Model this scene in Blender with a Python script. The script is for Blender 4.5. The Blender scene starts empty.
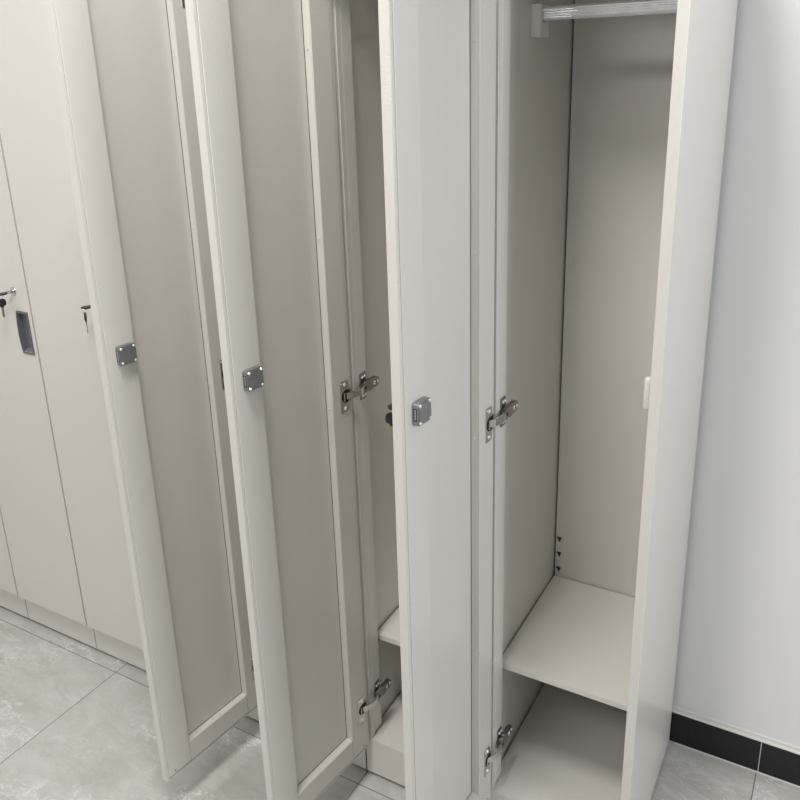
import bpy, bmesh, math, random
from mathutils import Vector, Matrix
random.seed(3)
C = bpy.context.scene.collection
S = bpy.context.scene

# ------------------------------------------------------------------ materials
def new_mat(name):
    m = bpy.data.materials.new(name); m.use_nodes = True
    nt = m.node_tree
    return m, nt, nt.nodes['Principled BSDF']

def L(nt, a, b): nt.links.new(a, b)

def coord(nt, scale=(1, 1, 1)):
    g = nt.nodes.new('ShaderNodeNewGeometry')
    mp = nt.nodes.new('ShaderNodeMapping'); mp.inputs['Scale'].default_value = scale
    L(nt, g.outputs['Position'], mp.inputs['Vector'])
    return mp.outputs['Vector']

def noise(nt, vec, scale, detail=4, rough=.5, dist=0.0):
    n = nt.nodes.new('ShaderNodeTexNoise')
    n.inputs['Scale'].default_value = scale; n.inputs['Detail'].default_value = detail
    n.inputs['Roughness'].default_value = rough; n.inputs['Distortion'].default_value = dist
    L(nt, vec, n.inputs['Vector']); return n

def bump(nt, b, h, strength, dist=.001):
    n = nt.nodes.new('ShaderNodeBump'); n.inputs['Strength'].default_value = strength
    n.inputs['Distance'].default_value = dist
    L(nt, h, n.inputs['Height']); L(nt, n.outputs['Normal'], b.inputs['Normal'])

def ramp(nt, fac, stops):
    r = nt.nodes.new('ShaderNodeValToRGB'); e = r.color_ramp.elements
    while len(e) < len(stops): e.new(.5)
    for el, (p, c) in zip(e, stops):
        el.position = p; el.color = (c[0], c[1], c[2], 1) if len(c) == 3 else c
    L(nt, fac, r.inputs['Fac']); return r.outputs['Color']

def paint(name, col, rough=.4, bs=.25, sc=650):
    m, nt, b = new_mat(name)
    v = coord(nt)
    n2 = noise(nt, v, 2.2, 3)
    c = ramp(nt, n2.outputs['Fac'], [(.3, [x * .985 for x in col]), (.7, [min(1, x * 1.012) for x in col])])
    L(nt, c, b.inputs['Base Color'])
    b.inputs['Roughness'].default_value = rough
    b.inputs['Specular IOR Level'].default_value = .5
    n = noise(nt, v, sc, 2)
    bump(nt, b, n.outputs['Fac'], bs, .0006)
    return m

def metal(name, col, rough=.28, metallic=1.0, bs=.1, sc=300):
    m, nt, b = new_mat(name)
    v = coord(nt)
    b.inputs['Metallic'].default_value = metallic
    n = noise(nt, v, sc, 3)
    c = ramp(nt, n.outputs['Fac'], [(.3, [x * .88 for x in col]), (.7, col)])
    L(nt, c, b.inputs['Base Color'])
    b.inputs['Roughness'].default_value = rough
    bump(nt, b, n.outputs['Fac'], bs, .0005)
    return m

def plastic(name, col, rough=.45):
    m, nt, b = new_mat(name)
    n = noise(nt, coord(nt), 400, 2)
    c = ramp(nt, n.outputs['Fac'], [(.3, [x * .9 for x in col]), (.7, col)])
    L(nt, c, b.inputs['Base Color']); b.inputs['Roughness'].default_value = rough
    bump(nt, b, n.outputs['Fac'], .15, .0004)
    return m

M_PAINT = paint('locker_paint', (.655, .637, .595), .27, .75, 380)
M_CAV = paint('locker_gap_shade', (.10, .10, .095), .7, .1)  # dark colour standing in for the shade inside narrow gaps
M_WALL = paint('wall_paint', (.76, .76, .765), .85, .25, 120)
M_WALLG = paint('low_bounce_wall_grey', (.40, .40, .41), .85, .25, 120)  # for the unseen front wall, darkened to cut its bounce light
M_TRIM = paint('white_trim', (.72, .72, .69), .6, .3, 200)
M_CEIL = paint('ceiling_paint', (.80, .80, .79), .9, .1, 90)
M_CHROME = metal('nickel_plate', (.66, .63, .60), .24)
M_DARKMETAL = metal('dark_nickel_plate', (.30, .29, .27), .34)
M_SCREW = metal('bright_screw', (.93, .95, .98), .34, .7)
M_ZINC = metal('zinc_cast', (.34, .35, .36), .42, .85, .35, 900)
M_ALU = metal('brushed_aluminium', (.86, .87, .91), .36, .85, 0.0, 60)
M_BLACK = plastic('black_plastic', (.012, .012, .013), .38)
M_GREYP = plastic('grey_plastic', (.125, .130, .150), .42)
M_WHITEP = plastic('white_plastic', (.72, .71, .68), .4)
M_HOLE = plastic('dark_hole', (.01, .01, .01), .8)
M_BRASS = metal('brass_blade', (.42, .36, .26), .3)

def floor_mat():
    m, nt, b = new_mat('marble_floor_tile')
    N = nt.nodes
    v = coord(nt)
    sep = N.new('ShaderNodeSeparateXYZ'); L(nt, v, sep.inputs[0])
    def mth(op, a, bb=None):
        n = N.new('ShaderNodeMath'); n.operation = op
        for i, x in enumerate((a, bb)):
            if x is None: continue
            if isinstance(x, (int, float)): n.inputs[i].default_value = x
            else: L(nt, x, n.inputs[i])
        return n.outputs[0]
    T = .8005
    def line(o, off):
        a = mth('SUBTRACT', o, off); q = mth('DIVIDE', a, T)
        f = mth('SUBTRACT', q, mth('FLOOR', q))
        g = mth('MINIMUM', f, mth('SUBTRACT', 1.0, f))
        return mth('MULTIPLY', g, T), mth('FLOOR', q)
    dx, ix = line(sep.outputs['X'], -1.4055)
    dy, iy = line(sep.outputs['Y'], -.0365)
    d = mth('MINIMUM', dx, dy)
    g = mth('LESS_THAN', d, .0011)
    # each tile is cut from another part of the slab
    comb = N.new('ShaderNodeCombineXYZ')
    L(nt, mth('MULTIPLY', ix, 3.7), comb.inputs[0]); L(nt, mth('MULTIPLY', iy, 5.3), comb.inputs[1])
    L(nt, mth('ADD', mth('MULTIPLY', ix, 1.3), iy), comb.inputs[2])
    add = N.new('ShaderNodeVectorMath'); add.operation = 'ADD'
    L(nt, v, add.inputs[0]); L(nt, comb.outputs[0], add.inputs[1])
    rot = N.new('ShaderNodeMapping'); rot.inputs['Rotation'].default_value = (0, 0, math.radians(28))
    rot.inputs['Scale'].default_value = (1.0, 1.9, 1.0)
    L(nt, add.outputs[0], rot.inputs['Vector']); v2 = rot.outputs['Vector']
    warp = noise(nt, v2, 3.2, 5, .62)
    mixv = N.new('ShaderNodeVectorMath'); mixv.operation = 'MULTIPLY_ADD'
    L(nt, warp.outputs['Color'], mixv.inputs[0]); mixv.inputs[1].default_value = (.42, .42, .42); L(nt, v2, mixv.inputs[2])
    cloud = noise(nt, mixv.outputs[0], 5.2, 9, .70, .2)
    base = ramp(nt, cloud.outputs['Fac'], [(.34, (.40, .39, .365)), (.48, (.45, .442, .418)), (.60, (.505, .498, .478)), (.74, (.585, .58, .565))])
    # veins: ridges of two warped noises
    def veins(scale, width, dist):
        n = noise(nt, mixv.outputs[0], scale, 6, .58, dist)
        r = mth('ABSOLUTE', mth('SUBTRACT', n.outputs['Fac'], .5))
        mr = N.new('ShaderNodeMapRange'); mr.inputs['From Min'].default_value = 0; mr.inputs['From Max'].default_value = width
        mr.inputs['To Min'].default_value = 1; mr.inputs['To Max'].default_value = 0
        L(nt, r, mr.inputs['Value']); return mr.outputs[0]
    v1 = mth('MULTIPLY', veins(2.0, .008, .6), .85)
    vb = mth('MULTIPLY', veins(5.5, .024, 1.2), .42)
    mask = noise(nt, v2, 2.6, 3)
    mk = N.new('ShaderNodeMapRange'); mk.inputs['From Min'].default_value = .38; mk.inputs['From Max'].default_value = .62
    L(nt, mask.outputs['Fac'], mk.inputs['Value'])
    vv = mth('MULTIPLY', mth('MAXIMUM', v1, vb), mk.outputs[0])
    mx = N.new('ShaderNodeMix'); mx.data_type = 'RGBA'
    L(nt, vv, mx.inputs[0]); L(nt, base, mx.inputs[6]); mx.inputs[7].default_value = (.78, .78, .765, 1)
    mx2 = N.new('ShaderNodeMix'); mx2.data_type = 'RGBA'
    L(nt, g, mx2.inputs[0]); L(nt, mx.outputs[2], mx2.inputs[6]); mx2.inputs[7].default_value = (.13, .135, .145, 1)
    L(nt, mx2.outputs[2], b.inputs['Base Color'])
    b.inputs['Roughness'].default_value = .46
    b.inputs['Specular IOR Level'].default_value = .45
    bump(nt, b, cloud.outputs['Fac'], .05, .002)
    return m
M_FLOOR = floor_mat()

def tile_black():
    m, nt, b = new_mat('black_skirting_tile')
    v = coord(nt)
    n = noise(nt, v, 160, 5, .7)
    c = ramp(nt, n.outputs['Fac'], [(.35, (.010, .010, .011)), (.72, (.022, .022, .024)), (.86, (.10, .10, .10))])
    L(nt, c, b.inputs['Base Color']); b.inputs['Roughness'].default_value = .32
    b.inputs['Specular IOR Level'].default_value = .3
    return m
M_TILE = tile_black()

# ------------------------------------------------------------------ mesh helpers
class MB:
    def __init__(s): s.bm = bmesh.new(); s.mi = 0
    def box(s, x0, x1, y0, y1, z0, z1, bev=0.0, seg=1, M=None):
        r = bmesh.ops.create_cube(s.bm, size=1)
        vs = r['verts']
        for v in vs:
            v.co = Vector(((x0 + x1) / 2 + v.co.x * (x1 - x0), (y0 + y1) / 2 + v.co.y * (y1 - y0), (z0 + z1) / 2 + v.co.z * (z1 - z0)))
        faces = list({f for v in vs for f in v.link_faces}); out = list(vs)
        if bev > 0:
            es = list({e for v in vs for e in v.link_edges})
            rr = bmesh.ops.bevel(s.bm, geom=es, offset=bev, segments=seg, affect='EDGES', profile=.5)
            faces = rr['faces'] + [f for f in faces if f.is_valid]
            out = list({v for f in faces if f.is_valid for v in f.verts})
        if M is not None:
            for v in out: v.co = M @ v.co
        for f in faces:
            if f.is_valid: f.material_index = s.mi
        return s
    def prism(s, pts, axis, a0, a1, M=None):
        """extrude a 2D polygon along an axis; pts are the two other coordinates in cyclic order"""
        def P(u, v, w):
            return {'x': (w, u, v), 'y': (u, w, v), 'z': (u, v, w)}[axis]
        A = [s.bm.verts.new(P(u, v, a0)) for u, v in pts]; B = [s.bm.verts.new(P(u, v, a1)) for u, v in pts]
        fs = [s.bm.faces.new(A), s.bm.faces.new(B[::-1])]
        n = len(pts)
        for i in range(n): fs.append(s.bm.faces.new((A[i], B[i], B[(i + 1) % n], A[(i + 1) % n])))
        for f in fs: f.material_index = s.mi
        if M is not None:
            for v in A + B: v.co = M @ v.co
        return s
    def cyl(s, c, d, r, h, seg=24, r2=None, bev=0):
        """cylinder starting at c along direction d"""
        d = Vector(d).normalized(); q = Vector((0, 0, 1)).rotation_difference(d).to_matrix().to_4x4()
        T = Matrix.Translation(Vector(c)) @ q @ Matrix.Translation((0, 0, h / 2))
        rr = bmesh.ops.create_cone(s.bm, cap_ends=True, segments=seg, radius1=r, radius2=r if r2 is None else r2, depth=h, matrix=T)
        for v in rr['verts']:
            for f in v.link_faces: f.material_index = s.mi
        return s
    def torus(s, c, n, R, r, seg=28, sg=8):
        n = Vector(n).normalized(); q = Vector((0, 0, 1)).rotation_difference(n)
        ring = []
        for i in range(seg):
            a = 2 * math.pi * i / seg; row = []
            for j in range(sg):
                b = 2 * math.pi * j / sg
                p = Vector(((R + r * math.cos(b)) * math.cos(a), (R + r * math.cos(b)) * math.sin(a), r * math.sin(b)))
                row.append(s.bm.verts.new(q @ p + Vector(c)))
            ring.append(row)
        for i in range(seg):
            for j in range(sg):
                f = s.bm.faces.new((ring[i][j], ring[(i + 1) % seg][j], ring[(i + 1) % seg][(j + 1) % sg], ring[i][(j + 1) % sg]))
                f.material_index = s.mi
        return s
    def build(s, name, mats, parent=None, loc=(0, 0, 0), rz=0, smooth=False):
        bmesh.ops.recalc_face_normals(s.bm, faces=s.bm.faces)
        me = bpy.data.meshes.new(name); s.bm.to_mesh(me); s.bm.free()
        if not isinstance(mats, (list, tuple)): mats = [mats]
        for m in mats: me.materials.append(m)
        if smooth:
            for p in me.polygons: p.use_smooth = True
            try: me.set_sharp_from_angle(angle=math.radians(35))
            except Exception: pass
        o = bpy.data.objects.new(name, me); C.objects.link(o)
        o.location = loc; o.rotation_euler = (0, 0, rz)
        if parent is not None: o.parent = parent
        return o

def empty(name, loc=(0, 0, 0), rz=0):
    o = bpy.data.objects.new(name, None); C.objects.link(o); o.location = loc; o.rotation_euler = (0, 0, rz)
    o.empty_display_size = .1; return o

def tag(o, label, cat, group=None):
    o['label'] = label; o['category'] = cat
    if group: o['group'] = group
    return o

def copy_tree(o, parent=None):
    c = o.copy(); C.objects.link(c); c.parent = parent
    for ch in list(o.children): copy_tree(ch, c)
    return c

# ------------------------------------------------------------------ dimensions (m)
W = .302            # locker width
D = .4065           # inner depth
HT = 1.86           # locker height
A = .018            # frame face width
JD = .0462          # jamb depth
ZB = .1028          # top of the bottom lip
ZD = .0965          # bottom of the doors
DH = 1.833 - ZD     # door height
DW, DT, DR = .2959, .0179, .0170      # door width, thickness, recess depth
FS, HS = .0667, .0558                 # free stile, hinge stile
HZ = (.214, .965, 1.716)              # hinge heights
G = .0004

# ------------------------------------------------------------------ locker parts
def build_carcass(root, closed=False):
    # side panels (thin folded sheet)
    for s in (0, 1):
        x0, x1 = (G, .0012) if s == 0 else (W - .0012, W - G)
        MB().box(x0, x1, .0141, .4185, .0040, HT, .0002).build('side_panel', M_PAINT, root)
    # front frame: stiles with jambs, head rail
    f = MB()
    for s in (0, 1):
        if s == 0:
            f.box(G, A, 0, .0138, .104, HT, .0006)
            f.box(.0014, A - .0008, .0135, .0150, .104, HT)
            f.box(.0014, A, .0145, JD, .1115, HT - .05, .0006)
        else:
            f.box(W - A, W - G, 0, .0138, .104, HT, .0006)
            f.box(W - A, W - .0014, .0145, JD, .1115, HT - .05, .0006)
    f.box(A, W - A, 0, JD, HT - .045, HT, .0008)
    f.build('front_frame', M_PAINT, root)
    # bottom lip and plinth
    m = MB()
    m.box(.0016, W - A - .0003, 0, .021, ZB - .012, ZB, .0008)
    m.build('bottom_lip', M_PAINT, root)
    MB().box(.0016, W - G, 0.0004, .0016, .0050, .1034).box(W - .0016, W - G, .0004, .0141, .0050, .1034).build('plinth', M_PAINT, root)
    # tray, resting inside
    MB().box(.0042, W - .0042, .0218, D - .001, ZB - .0035, ZB - .0012, .0004).box(.0042, .0052, .0218, D - .001, ZB - .05, ZB - .0030).box(.0052, W - .0052, .0218, .0224, ZB - .05, ZB - .0030).build('bottom_tray', M_PAINT, root)
    MB().box(.0045, W - .0035, D, D + .0012, .09, HT - .004).build('back_panel', M_PAINT, root)
    MB().box(.0014, W - .0014, .4165, .4183, .004, HT - .004).build('rear_sheet', M_CAV, root)  # coloured dark so the gap beside the back panel looks shaded
    MB().box(.0014, W - .0014, JD + .001, .4163, HT - .003, HT - .001).build('top_panel', M_PAINT, root)
    # black feet
    for x in (.03, W - .03):
        for y in (.03, .38): MB().cyl((x, y, -.004), (0, 0, 1), .012, .09, 16).build('foot', M_BLACK, root)

def build_door(root, loc, th, lock=True):
    """local x from hinge to free edge, inner face at y=0, outer face at y=-DT"""
    d = MB()
    h0, h1, hz0, hz1 = .2395, .2815, .9125 - ZD, 1.0135 - ZD     # handle hole
    w, H, t, r = DW, DH, DT, DR
    st = w - FS
    bt, tp = .0575, DH - .0575
    e = .0002
    # outer sheet around the handle hole
    d.box(0, h0, -t, -r, 0, H); d.box(h1, w, -t, -r, 0, H)
    d.box(h0, h1, -t, -r, 0, hz0); d.box(h0, h1, -t, -r, hz1, H)
    # frame body under the groove
    d.box(0, HS, -r, -.0022, 0, H)
    for a, b_, c, g in ((st, h0, 0, H), (h1, w, 0, H), (h0, h1, 0, hz0), (h0, h1, hz1, H)): d.box(a, b_, -r, -.0022, c, g)
    d.box(h0, h1, -.0045, -.0022, hz0, hz1)
    d.box(HS, st, -r, -.0022, 0, bt); d.box(HS, st, -r, -.0022, tp, H)
    # raised inner frame
    gI = .0066
    d.box(gI, HS, -.0022, 0, gI, H - gI, .0010, 2)
    d.box(st, w - gI, -.0022, 0, gI, H - gI, .0010, 2)
    d.box(HS + .0006, st - .0006, -.0022, 0, gI, bt, .0005); d.box(HS + .0006, st - .0006, -.0022, 0, tp, H - gI, .0005)
    # folded outer lip
    q = gI - .0004
    for a, b_, c, g in ((0, q, 0, H), (w - q, w, 0, H), (q, w - q, 0, q), (q, w - q, H - q, H)):
        d.box(a, b_, -.0022, -.0011, c, g, .0004)
    d.mi = 1  # dark strips painted as shade in the recess and groove gaps
    d.box(HS - .0002, HS + .0010, -r, -r + .0008, bt, tp); d.box(HS, st, -r, -r + .0008, bt, bt + .0010); d.box(st - .0007, st + .0002, -r, -r + .0008, bt, tp)
    d.box(q + .0001, gI - .0001, -.00225, -.0012, gI, H - gI); d.box(gI, w - gI, -.00225, -.0006, q - .0011, gI - .0001)  # bottom strip stands for the shadow under the inner rail edge
    d.box(HS + .0001, HS + .0005, -.0012, -.0004, gI, bt)
    door = d.build('door', [M_PAINT, M_CAV], root, loc, th)
    # seam holes and rivets
    for z in (.1117 - ZD, H - .0152): 
        MB().cyl((.0192, -.0002, z), (0, 1, 0), .0016, .0006, 12).build('seam_hole', M_HOLE, door)
        MB().cyl((.2735, -.0002, z), (0, 1, 0), .0016, .0006, 12).build('seam_hole', M_HOLE, door)
    for z in (.5, .95, 1.28, 1.60):
        MB().cyl((HS - .0002, -.0085, z - ZD), (-1, .0, 0), .0018, -.0022, 12).build('rivet', M_WHITEP, door, smooth=True) if False else \
        MB().cyl((HS - .0004, -.0095, z - ZD), (1, .15, 0), .0017, .0026, 12, .0012).build('rivet', M_WHITEP, door, smooth=True)
    for (x, z) in ((.135, bt), (.155, bt)):
        MB().cyl((x, -.0078, z - .0002), (0, 0, 1), .0011, .0005, 10).build('vent_hole', M_DARKMETAL, door)
    for z in (.066, .0785):
        MB().cyl((HS - .0002, -.0085, z + .03), (1, 0, 0), .0009, .0005, 10).build('vent_hole', M_DARKMETAL, door)
    # lock case: zinc box with four screws, bolt slot on the edge side
    lc = MB()
    cx, cz = .2530, 1.0775 - ZD
    lc.mi = 0
    def rr(hw, rad, n=5):
        P = []
        for qx, qz, a0 in ((1, 1, 0), (-1, 1, 90), (-1, -1, 180), (1, -1, 270)):
            for i_ in range(n + 1):
                a_ = math.radians(a0 + 90 * i_ / n)
                P.append((cx + qx * (hw - rad) + rad * math.cos(a_), cz + qz * (hw - rad) + rad * math.sin(a_)))
        return P
    lc.prism(rr(.0180, .0042), 'y', .0002, .0110)
    lc.prism(rr(.0172, .0040), 'y', .0110, .0118)
    b0, b1 = .0158, .0092
    lc.prism([(cx + x_, cz + z_) for x_, z_ in ((b1, b0), (-b1, b0), (-b0, b1), (-b0, -b1), (-b1, -b0), (b1, -b0), (b0, -b1), (b0, b1))], 'y', .0118, .0130)
    lc.mi = 1
    for sx in (-1, 1):
        for sz in (-1, 1): lc.cyl((cx + sx * .0136, .0118, cz + sz * .0136), (0, 1, 0), .0029, .0022, 14, .0018)
    lc.mi = 2
    lc.box(cx + .0165, cx + .01815, .0025, .0088, cz - .0100, cz + .0100)
    lc.mi = 1
    lc.box(cx + .0170, cx + .0188, .0040, .0072, cz - .0082, cz + .0082, .0003)
    lc.build('lock_case', [M_ZINC, M_SCREW, M_HOLE], door, smooth=True)['label'] = 'grey zinc lock case with four bright screws'
    # lock rosette outside
    kx, kz = .2430, 1.0700 - ZD
    lr = MB()
    lr.cyl((kx, -t, kz), (0, -1, 0), .0108, .0022, 28, .0098); lr.cyl((kx, -t - .0022, kz), (0, -1, 0), .0060, .0016, 24, .0052)
    lr.build('lock_cylinder', M_CHROME, door, smooth=True)
    # recessed grey pull: D shaped bezel with a pan
    def outline(grow):
        x1_, x0_ = .2845 - grow, .2410 + grow
        z0_, z1_ = .9065 - ZD + grow, 1.0195 - ZD - grow
        P = [(x1_, z0_), (x1_, z1_)]
        n = 12
        for i in range(n + 1):
            a = i / n; z = z1_ + (z0_ - z1_) * a
            P.append((x0_ - .0055 * 4 * a * (1 - a), z))
        return P
    def pan_outline():
        P = [(h1 - .003, hz0 + .006), (h1 - .003, hz1 - .003)]
        for i in range(13):
            a = i / 12; z = hz1 - .003 + (hz0 + .006 - hz1 + .003) * a
            P.append((h0 + .0065 - .0040 * 4 * a * (1 - a), z))
        return P
    hb = bmesh.new()
    def ringv(P, y): return [hb.verts.new((x, y, z)) for x, z in P]
    o1 = ringv(outline(0), -t + .0000); o2 = ringv(outline(.0006), -t - .0026)
    o3 = ringv(outline(.0042), -t - .0026); o4 = ringv(pan_outline(), -t + .0105)
    n = len(o1)
    for a_, b_ in ((o1, o2), (o2, o3), (o3, o4)):
        for i in range(n): hb.faces.new((a_[i], a_[(i + 1) % n], b_[(i + 1) % n], b_[i]))
    hb.faces.new(o4)
    hm = MB(); hm.bm.free(); hm.bm = hb
    hm.build('pull_handle', M_GREYP, door)['label'] = 'recessed grey pull with a bowed edge'
    return door

def build_hinge_cup(door, z):
    z -= ZD
    c = MB()
    u0, u1 = .0075, .0340
    c.mi = 0
    # plate with corners cut, black cup opening in its middle
    P = [(u0 + .006, z - .0325), (u1 - .001, z - .0325), (u1, z - .0315), (u1, z + .0315), (u1 - .001, z + .0325), (u0 + .006, z + .0325),
         (u0 + .003, z + .028), (u0 + .003, z + .018), (u0 - .003, z + .013), (u0 - .004, z), (u0 - .003, z - .013), (u0 + .003, z - .018), (u0 + .003, z - .028)]
    c.prism(P, 'y', .0002, .0016)
    c.mi = 1
    c.cyl((.0180, .0016, z), (0, 1, 0), .0135, .0003, 28)
    c.mi = 2
    for q in (-1, 1): c.cyl((.0215, .0016, z + q * .0245), (0, 1, 0), .0040, .0018, 16, .0026)
    c.mi = 0
    c.box(.0235, .0262, .0016, .0042, z - .009, z + .009, .0005)
    c.mi = 2
    c.cyl((u1 - .0030, .0016, z + .0285), (0, 1, 0), .0018, .0012, 10)
    c.build('hinge_cup', [M_CHROME, M_HOLE, M_SCREW], door, smooth=True)

def build_hinge(root, z, a):
    """arm and mounting plate on the left jamb; local x=A is the jamb face"""
    m = MB()
    # mounting plate: cruciform wings
    m.mi = 0
    m.box(A, A + .0022, .018, .0455, z - .006, z + .006)
    for s in (-1, 1):
        zz = z + s * .0185
        m.box(A, A + .0030, .0195, .0400, zz - .0095, zz + .0095, .0008)
        m.mi = 1
        m.cyl((A + .0026, .0265, zz + s * .001), (1, 0, 0), .0034, .0020, 14, .0022)
        m.cyl((A + .0026, .0350, zz + s * .001), (1, 0, 0), .0034, .0020, 14, .0022)
        m.mi = 0
    # U shaped arm body, tapered to the rear
    m.prism([(.0125, z - .0085), (.0130, z + .0085), (.022, z + .0090), (.026, z + .0118), (.030, z + .0118), (.033, z + .0100), (.037, z + .0122), (.046, z + .0122), (.050, z + .0105), (.064, z + .0110), (.0705, z + .0085), (.0735, z + .004), (.0735, z - .004), (.0700, z - .0090), (.062, z - .0105), (.050, z - .0098), (.046, z - .0118), (.037, z - .0118), (.033, z - .0095), (.022, z - .0095)],
            'x', A + .0050, A + .0132)
    m.mi = 2
    m.box(A + .0020, A + .0062, .020, .066, z - .0062, z + .0062)
    m.box(A + .0130, A + .0134, .0185, .0245, z - .0032, z + .0032)
    m.mi = 1
    m.cyl((A + .0131, .0555, z), (1, 0, 0), .0046, .0012, 16, .0038)
    m.cyl((A + .0131, .0675, z), (1, 0, 0), .0036, .0012, 16, .0028)
    m.mi = 2
    m.box(A + .0142, A + .01445, .0520, .0590, z - .0006, z + .0006); m.box(A + .0131, A + .0134, .0605, .0640, z - .0035, z + .0035)
    hg = m.build('hinge', [M_DARKMETAL, M_SCREW, M_HOLE], root, smooth=True)
    k = MB()
    # curved link from the arm nose into the cup on the door
    pts = [(A + .0085, .0185), (A + .0125, .0100), (A + .0135, .0020), (A + .0120, -.0100), (A + .0075, -.0215), (A + .0010, -.0300)]
    th = .0024
    Lp, Rp = [], []
    for i, q in enumerate(pts):
        a_ = Vector(pts[max(0, i - 1)]); b_ = Vector(pts[min(len(pts) - 1, i + 1)])
        dd = (b_ - a_).normalized(); nn = Vector((-dd.y, dd.x)) * th
        Lp.append((q[0] + nn.x, q[1] + nn.y)); Rp.append((q[0] - nn.x, q[1] - nn.y))
    k.prism(Lp + Rp[::-1], 'z', z - .0068, z + .0068)
    k.build('hinge_link', M_CHROME, hg)

def build_shelf(root, zs):
    s = MB()
    s.box(.0042, W - .0042, .0573, D - .0035, zs - .0012, zs, .0003)
    s.box(.0042, W - .0042, .0573, .0600, zs - .0130, zs, .0012, 2)
    for a_, b_ in ((.0042, .0052), (W - .0052, W - .0042)): s.box(a_, b_, .0600, D - .0035, zs - .0230, zs - .0010)
    s.box(.0052, W - .0052, D - .0045, D - .0035, zs - .0230, zs - .0010)
    s.box(.0042, W - .0042, .0590, .0700, zs - .0130, zs - .0120)
    o = s.build('shelf', M_PAINT, root)
    for x in (.0012, W - .0060):
        MB().box(x, x + .0048, .062, .072, zs - .026, zs - .0131).build('shelf_clip', M_BLACK, o)

def build_rod(root):
    z0, z1 = 1.6375, 1.6605
    r = MB()
    # flat oval ribbed profile (y,z)
    P = []
    yc, hw = .2035, .0085
    for i in range(9):   # front side with ribs
        z = z0 + .0035 + (z1 - z0 - .007) * i / 8
        P.append((yc - hw + (.0009 if i % 2 else 0), z))
    P += [(yc - hw + .003, z1), (yc + hw - .003, z1), (yc + hw, z1 - .0035), (yc + hw, z0 + .0035), (yc + hw - .003, z0), (yc - hw + .003, z0)]
    r.prism(P, 'x', .0150, W - .0150)
    rod = r.build('clothes_rod', M_ALU, root)
    for s in (0, 1):
        b = MB()
        x0, x1 = (.0012, .0180) if s == 0 else (W - .0180, W - .0012)
        b.box(x0, x1, .1800, .2270, 1.6105, 1.6360, .0012); b.box(x0, x1, .1800, .1935, 1.6340, 1.6640, .0012)
        b.box(x0, x1, .2135, .2270, 1.6340, 1.6640, .0012)
        b.build('rod_bracket', M_WHITEP, rod)

def build_slots(root):
    for z in (.4885, .4480, .4065):
        m = MB()
        m.box(.0080, .0185, D - .0024, D + .0000, z + .0005, z + .0045); m.box(.0115, .0160, D - .0024, D + .0000, z - .0060, z + .0007)
        m.build('shelf_slot', M_BLACK, root)

def build_strike(root):
    m = MB()
    m.box(W - A - .0110, W - A + .0002, .0060, .0200, 1.0240, 1.0790, .0036, 3)
    o = m.build('lock_strike', M_WHITEP, root, smooth=True); o['label'] = 'small white lock strike on the jamb'

# ------------------------------------------------------------------ keys
def keys(name, loc, rz, hang_rot, spread):
    """origin on the lock face; key points out along local -y; a second key hangs from the ring"""
    root = empty(name, loc, rz)
    s = MB(); s.box(-.0010, .0010, -.020, .0035, -.0040, .0040, .0003)
    s.build('inserted_blade', M_CHROME, root)
    def head(mb, M, sc=.86):
        P = [(-.0040, 0), (.0040, 0), (.0052, .0040), (.0115, .0075), (.0125, .0130), (.0108, .0215), (.0060, .0252), (-.0060, .0252), (-.0108, .0215), (-.0125, .0130), (-.0115, .0075), (-.0052, .0040)]
        mb.prism([(a * sc, b * sc) for a, b in P], 'y', -.0017, .0017, M)
    h = MB(); head(h, Matrix.Translation((0, -.0150, 0)) @ Matrix.Rotation(math.radians(90), 4, 'X') @ Matrix.Rotation(math.radians(spread), 4, 'Z'))
    h.build('key_head', M_BLACK, root)
    rg = MB(); rz_ = -.0062
    rg.torus((0, -.0325, rz_), (1, .3, 0), .0066, .0006)
    rg.build('key_ring', M_CHROME, root, smooth=True)
    R = Matrix.Translation((0, -.0325, -.0330)) @ Matrix.Rotation(math.radians(hang_rot), 4, 'Z')
    h2 = MB(); head(h2, R); h2.build('key_head', M_BLACK, root)
    b2 = MB()
    P = [(-.0030, 0), (-.0030, -.022), (-.0005, -.0265), (.0020, -.0235), (.0030, -.020), (.0018, -.017), (.0030, -.014), (.0018, -.011), (.0030, -.008), (.0030, 0)]
    b2.prism(P, 'y', -.0008, .0008, R); b2.build('key_blade', M_BRASS, root)
    return root

# ------------------------------------------------------------------ open lockers
ang = {1: .1206, 2: .1302, 3: .0563}
olab = {3: ('tall open steel locker at the row end beside the white wall', ),
        2: ('middle open steel locker, its door ajar between two other open doors', ),
        1: ('open steel locker next to the closed ones, door swung fully out', )}
for k in (1, 2, 3):
    X = -(4 - k) * W
    root = empty('steel_locker', (X, 0, 0))
    tag(root, olab[k][0], 'locker', 'open steel lockers')
    build_carcass(root)
    f = ang[k]
    door = build_door(root, (.0198, -.0124, ZD), -(math.pi / 2 + f))
    for z in HZ:
        build_hinge_cup(door, z); build_hinge(root, z, f)
    build_shelf(root, .386 if k != 2 else .349)
    build_rod(root); build_slots(root); build_strike(root)

# ------------------------------------------------------------------ closed lockers
proto = empty('steel_locker', (0, 0, 0))
build_carcass(proto); build_door(proto, (.0031, -.0010, ZD), 0)
clab = ['closed steel locker almost wholly hidden behind the leftmost open door',
        'closed steel locker partly covered by an open door, black key showing, pull hidden',
        'closed steel locker with its grey recessed pull and keys in view',
        'leftmost closed steel locker, cut off by the left picture edge']
for i in range(4):
    o = proto if i == 0 else copy_tree(proto)
    o.location = (-(4 + i) * W - .0125, 0, 0)
    tag(o, clab[i], 'locker', 'closed steel lockers')

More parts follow.
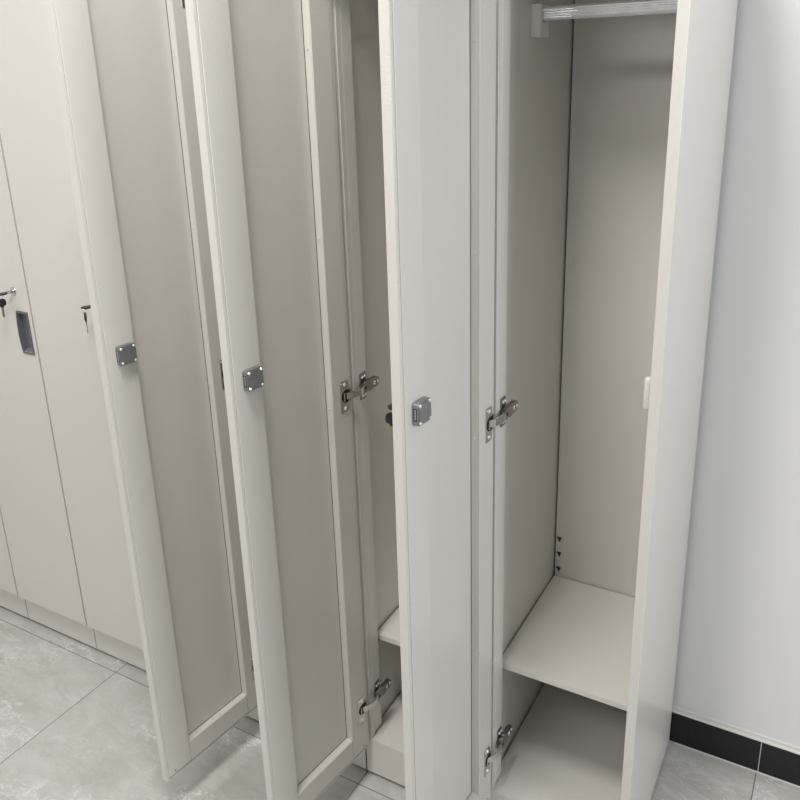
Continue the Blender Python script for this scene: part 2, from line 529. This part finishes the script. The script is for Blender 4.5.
# keys: two in the closed row, one on the rightmost open door
yk = -.0010 - DT - .0038
ka = keys('key_set', (-6 * W - .0125 + .0031 + .2430, yk, 1.0700), 0, 50, 0)
tag(ka, 'key with black head in the lock above the grey pull', 'keys', 'key sets')
kb = keys('key_set', (-5 * W - .0125 + .0031 + .2430, yk, 1.0700), 0, -46, 0)
tag(kb, 'key with black head in closed locker beside the leftmost open door', 'keys', 'key sets')
th = -(math.pi / 2 + ang[3])
Rm = Matrix.Rotation(th, 4, 'Z')
P = Vector((-W + .0198, -.0124, ZD)) + Rm @ Vector((.2430, -DT - .0038, 1.0700 - ZD))
kc = keys('key_set', P, th, 110, 0)
tag(kc, 'black headed key hanging behind the edge of the rightmost open door', 'keys', 'key sets')

# ------------------------------------------------------------------ room
ZF = -.0040
YW = .4325
XL, XR, YN, ZC = -3.1, 2.3, -3.3, 2.85
def struct(name, m, mat):
    o = m.build(name, mat); o['kind'] = 'structure'; return o
struct('floor', MB().box(XL, XR, YN, YW, ZF - .05, ZF), M_FLOOR)
struct('wall_back', MB().box(XL, XR, YW, YW + .1, ZF, ZC), M_WALL)
struct('wall_left', MB().box(XL - .1, XL, YN, YW, ZF, ZC), M_WALL)
struct('wall_right', MB().box(XR, XR + .1, YN, YW, ZF, ZC), M_WALL)
struct('wall_front', MB().box(XL, XR, YN - .1, YN, ZF, ZC), M_WALLG)
struct('ceiling', MB().box(XL - .1, XR + .1, YN - .1, YW + .1, ZC, ZC + .1), M_CEIL)
# black tile skirting with pale joints
b = MB(); b.mi = 0
xs = [.1985 - .8005 * 0]
x = .1985
joints = [x + .8005 * i for i in range(-4, 4)]
for a_, c_ in zip(joints[:-1], joints[1:]):
    a2, c2 = max(a_, XL), min(c_, XR)
    if c2 > a2: b.box(a2 + .0009, c2 - .0009, .4245, YW, ZF + .0018, .0827, .0006)
b.mi = 1
b.box(XL, XR, .4256, YW, ZF + .0002, .0822)
o = b.build('baseboard_back', [M_TILE, M_TRIM]); o['kind'] = 'structure'
struct('trim_1', MB().box(XL, XR, .4235, YW, .0829, .0885, .0012).box(XL, XR, .4285, YW, .0880, .0985, .0015), M_TRIM)
struct('trim_2', MB().box(.0100, XR, .4222, .4245, ZF, ZF + .0022), M_TRIM)

# ------------------------------------------------------------------ lights
def area(loc, size, power, col, rot=(0, 0, 0), sy=None):
    d = bpy.data.lights.new('ceiling_or_side_light', 'AREA'); d.energy = power; d.color = col
    d.shape = 'RECTANGLE'; d.size = size; d.size_y = sy or size
    o = bpy.data.objects.new('ceiling_or_side_light', d); C.objects.link(o); o.location = loc; o.rotation_euler = rot
    return o
COOL = (1.0, .985, .985); WARM = (1.0, .978, .945)
area((-.38, -.78, ZC - .02), .4, 28, WARM, sy=.5)
area((-.66, -2.3, ZC - .02), .6, 30, WARM, sy=.6)
area((-2.0, -1.0, ZC - .02), .6, 14, WARM)
area((XR - .03, -.55, 1.75), .8, 25, (.92, .955, 1.0), (math.radians(90), 0, math.radians(90)), 1.0)  # not a ceiling panel: side daylight, as from an unseen window on the right
w = bpy.data.worlds.new('room_air'); S.world = w; w.use_nodes = True
w.node_tree.nodes['Background'].inputs[0].default_value = (.8, .85, 1, 1)
w.node_tree.nodes['Background'].inputs[1].default_value = .01

# ------------------------------------------------------------------ camera
yaw, pit, rol = .5205, .3141, -.0289
F = Vector((-math.sin(yaw) * math.cos(pit), math.cos(yaw) * math.cos(pit), -math.sin(pit)))
R = Vector((math.cos(yaw), math.sin(yaw), 0)); U = R.cross(F)
R2 = math.cos(rol) * R + math.sin(rol) * U; U2 = -math.sin(rol) * R + math.cos(rol) * U
cd = bpy.data.cameras.new('camera'); co = bpy.data.objects.new('camera', cd); C.objects.link(co)
Mx = Matrix((R2, U2, -F)).transposed().to_4x4(); Mx.translation = Vector((.2412, -1.2389, 1.5498))
co.matrix_world = Mx
cd.sensor_width = 36; cd.sensor_fit = 'HORIZONTAL'; cd.lens = 36 * 807.58 / 800
cd.shift_x = -4.2446 / 800; cd.shift_y = -59.94 / 800
cd.clip_start = .02
S.camera = co
S.view_settings.view_transform = 'Standard'; S.view_settings.look = 'None'
S.view_settings.gamma = 1; S.view_settings.exposure = 0.15
S.view_settings.use_curve_mapping = False
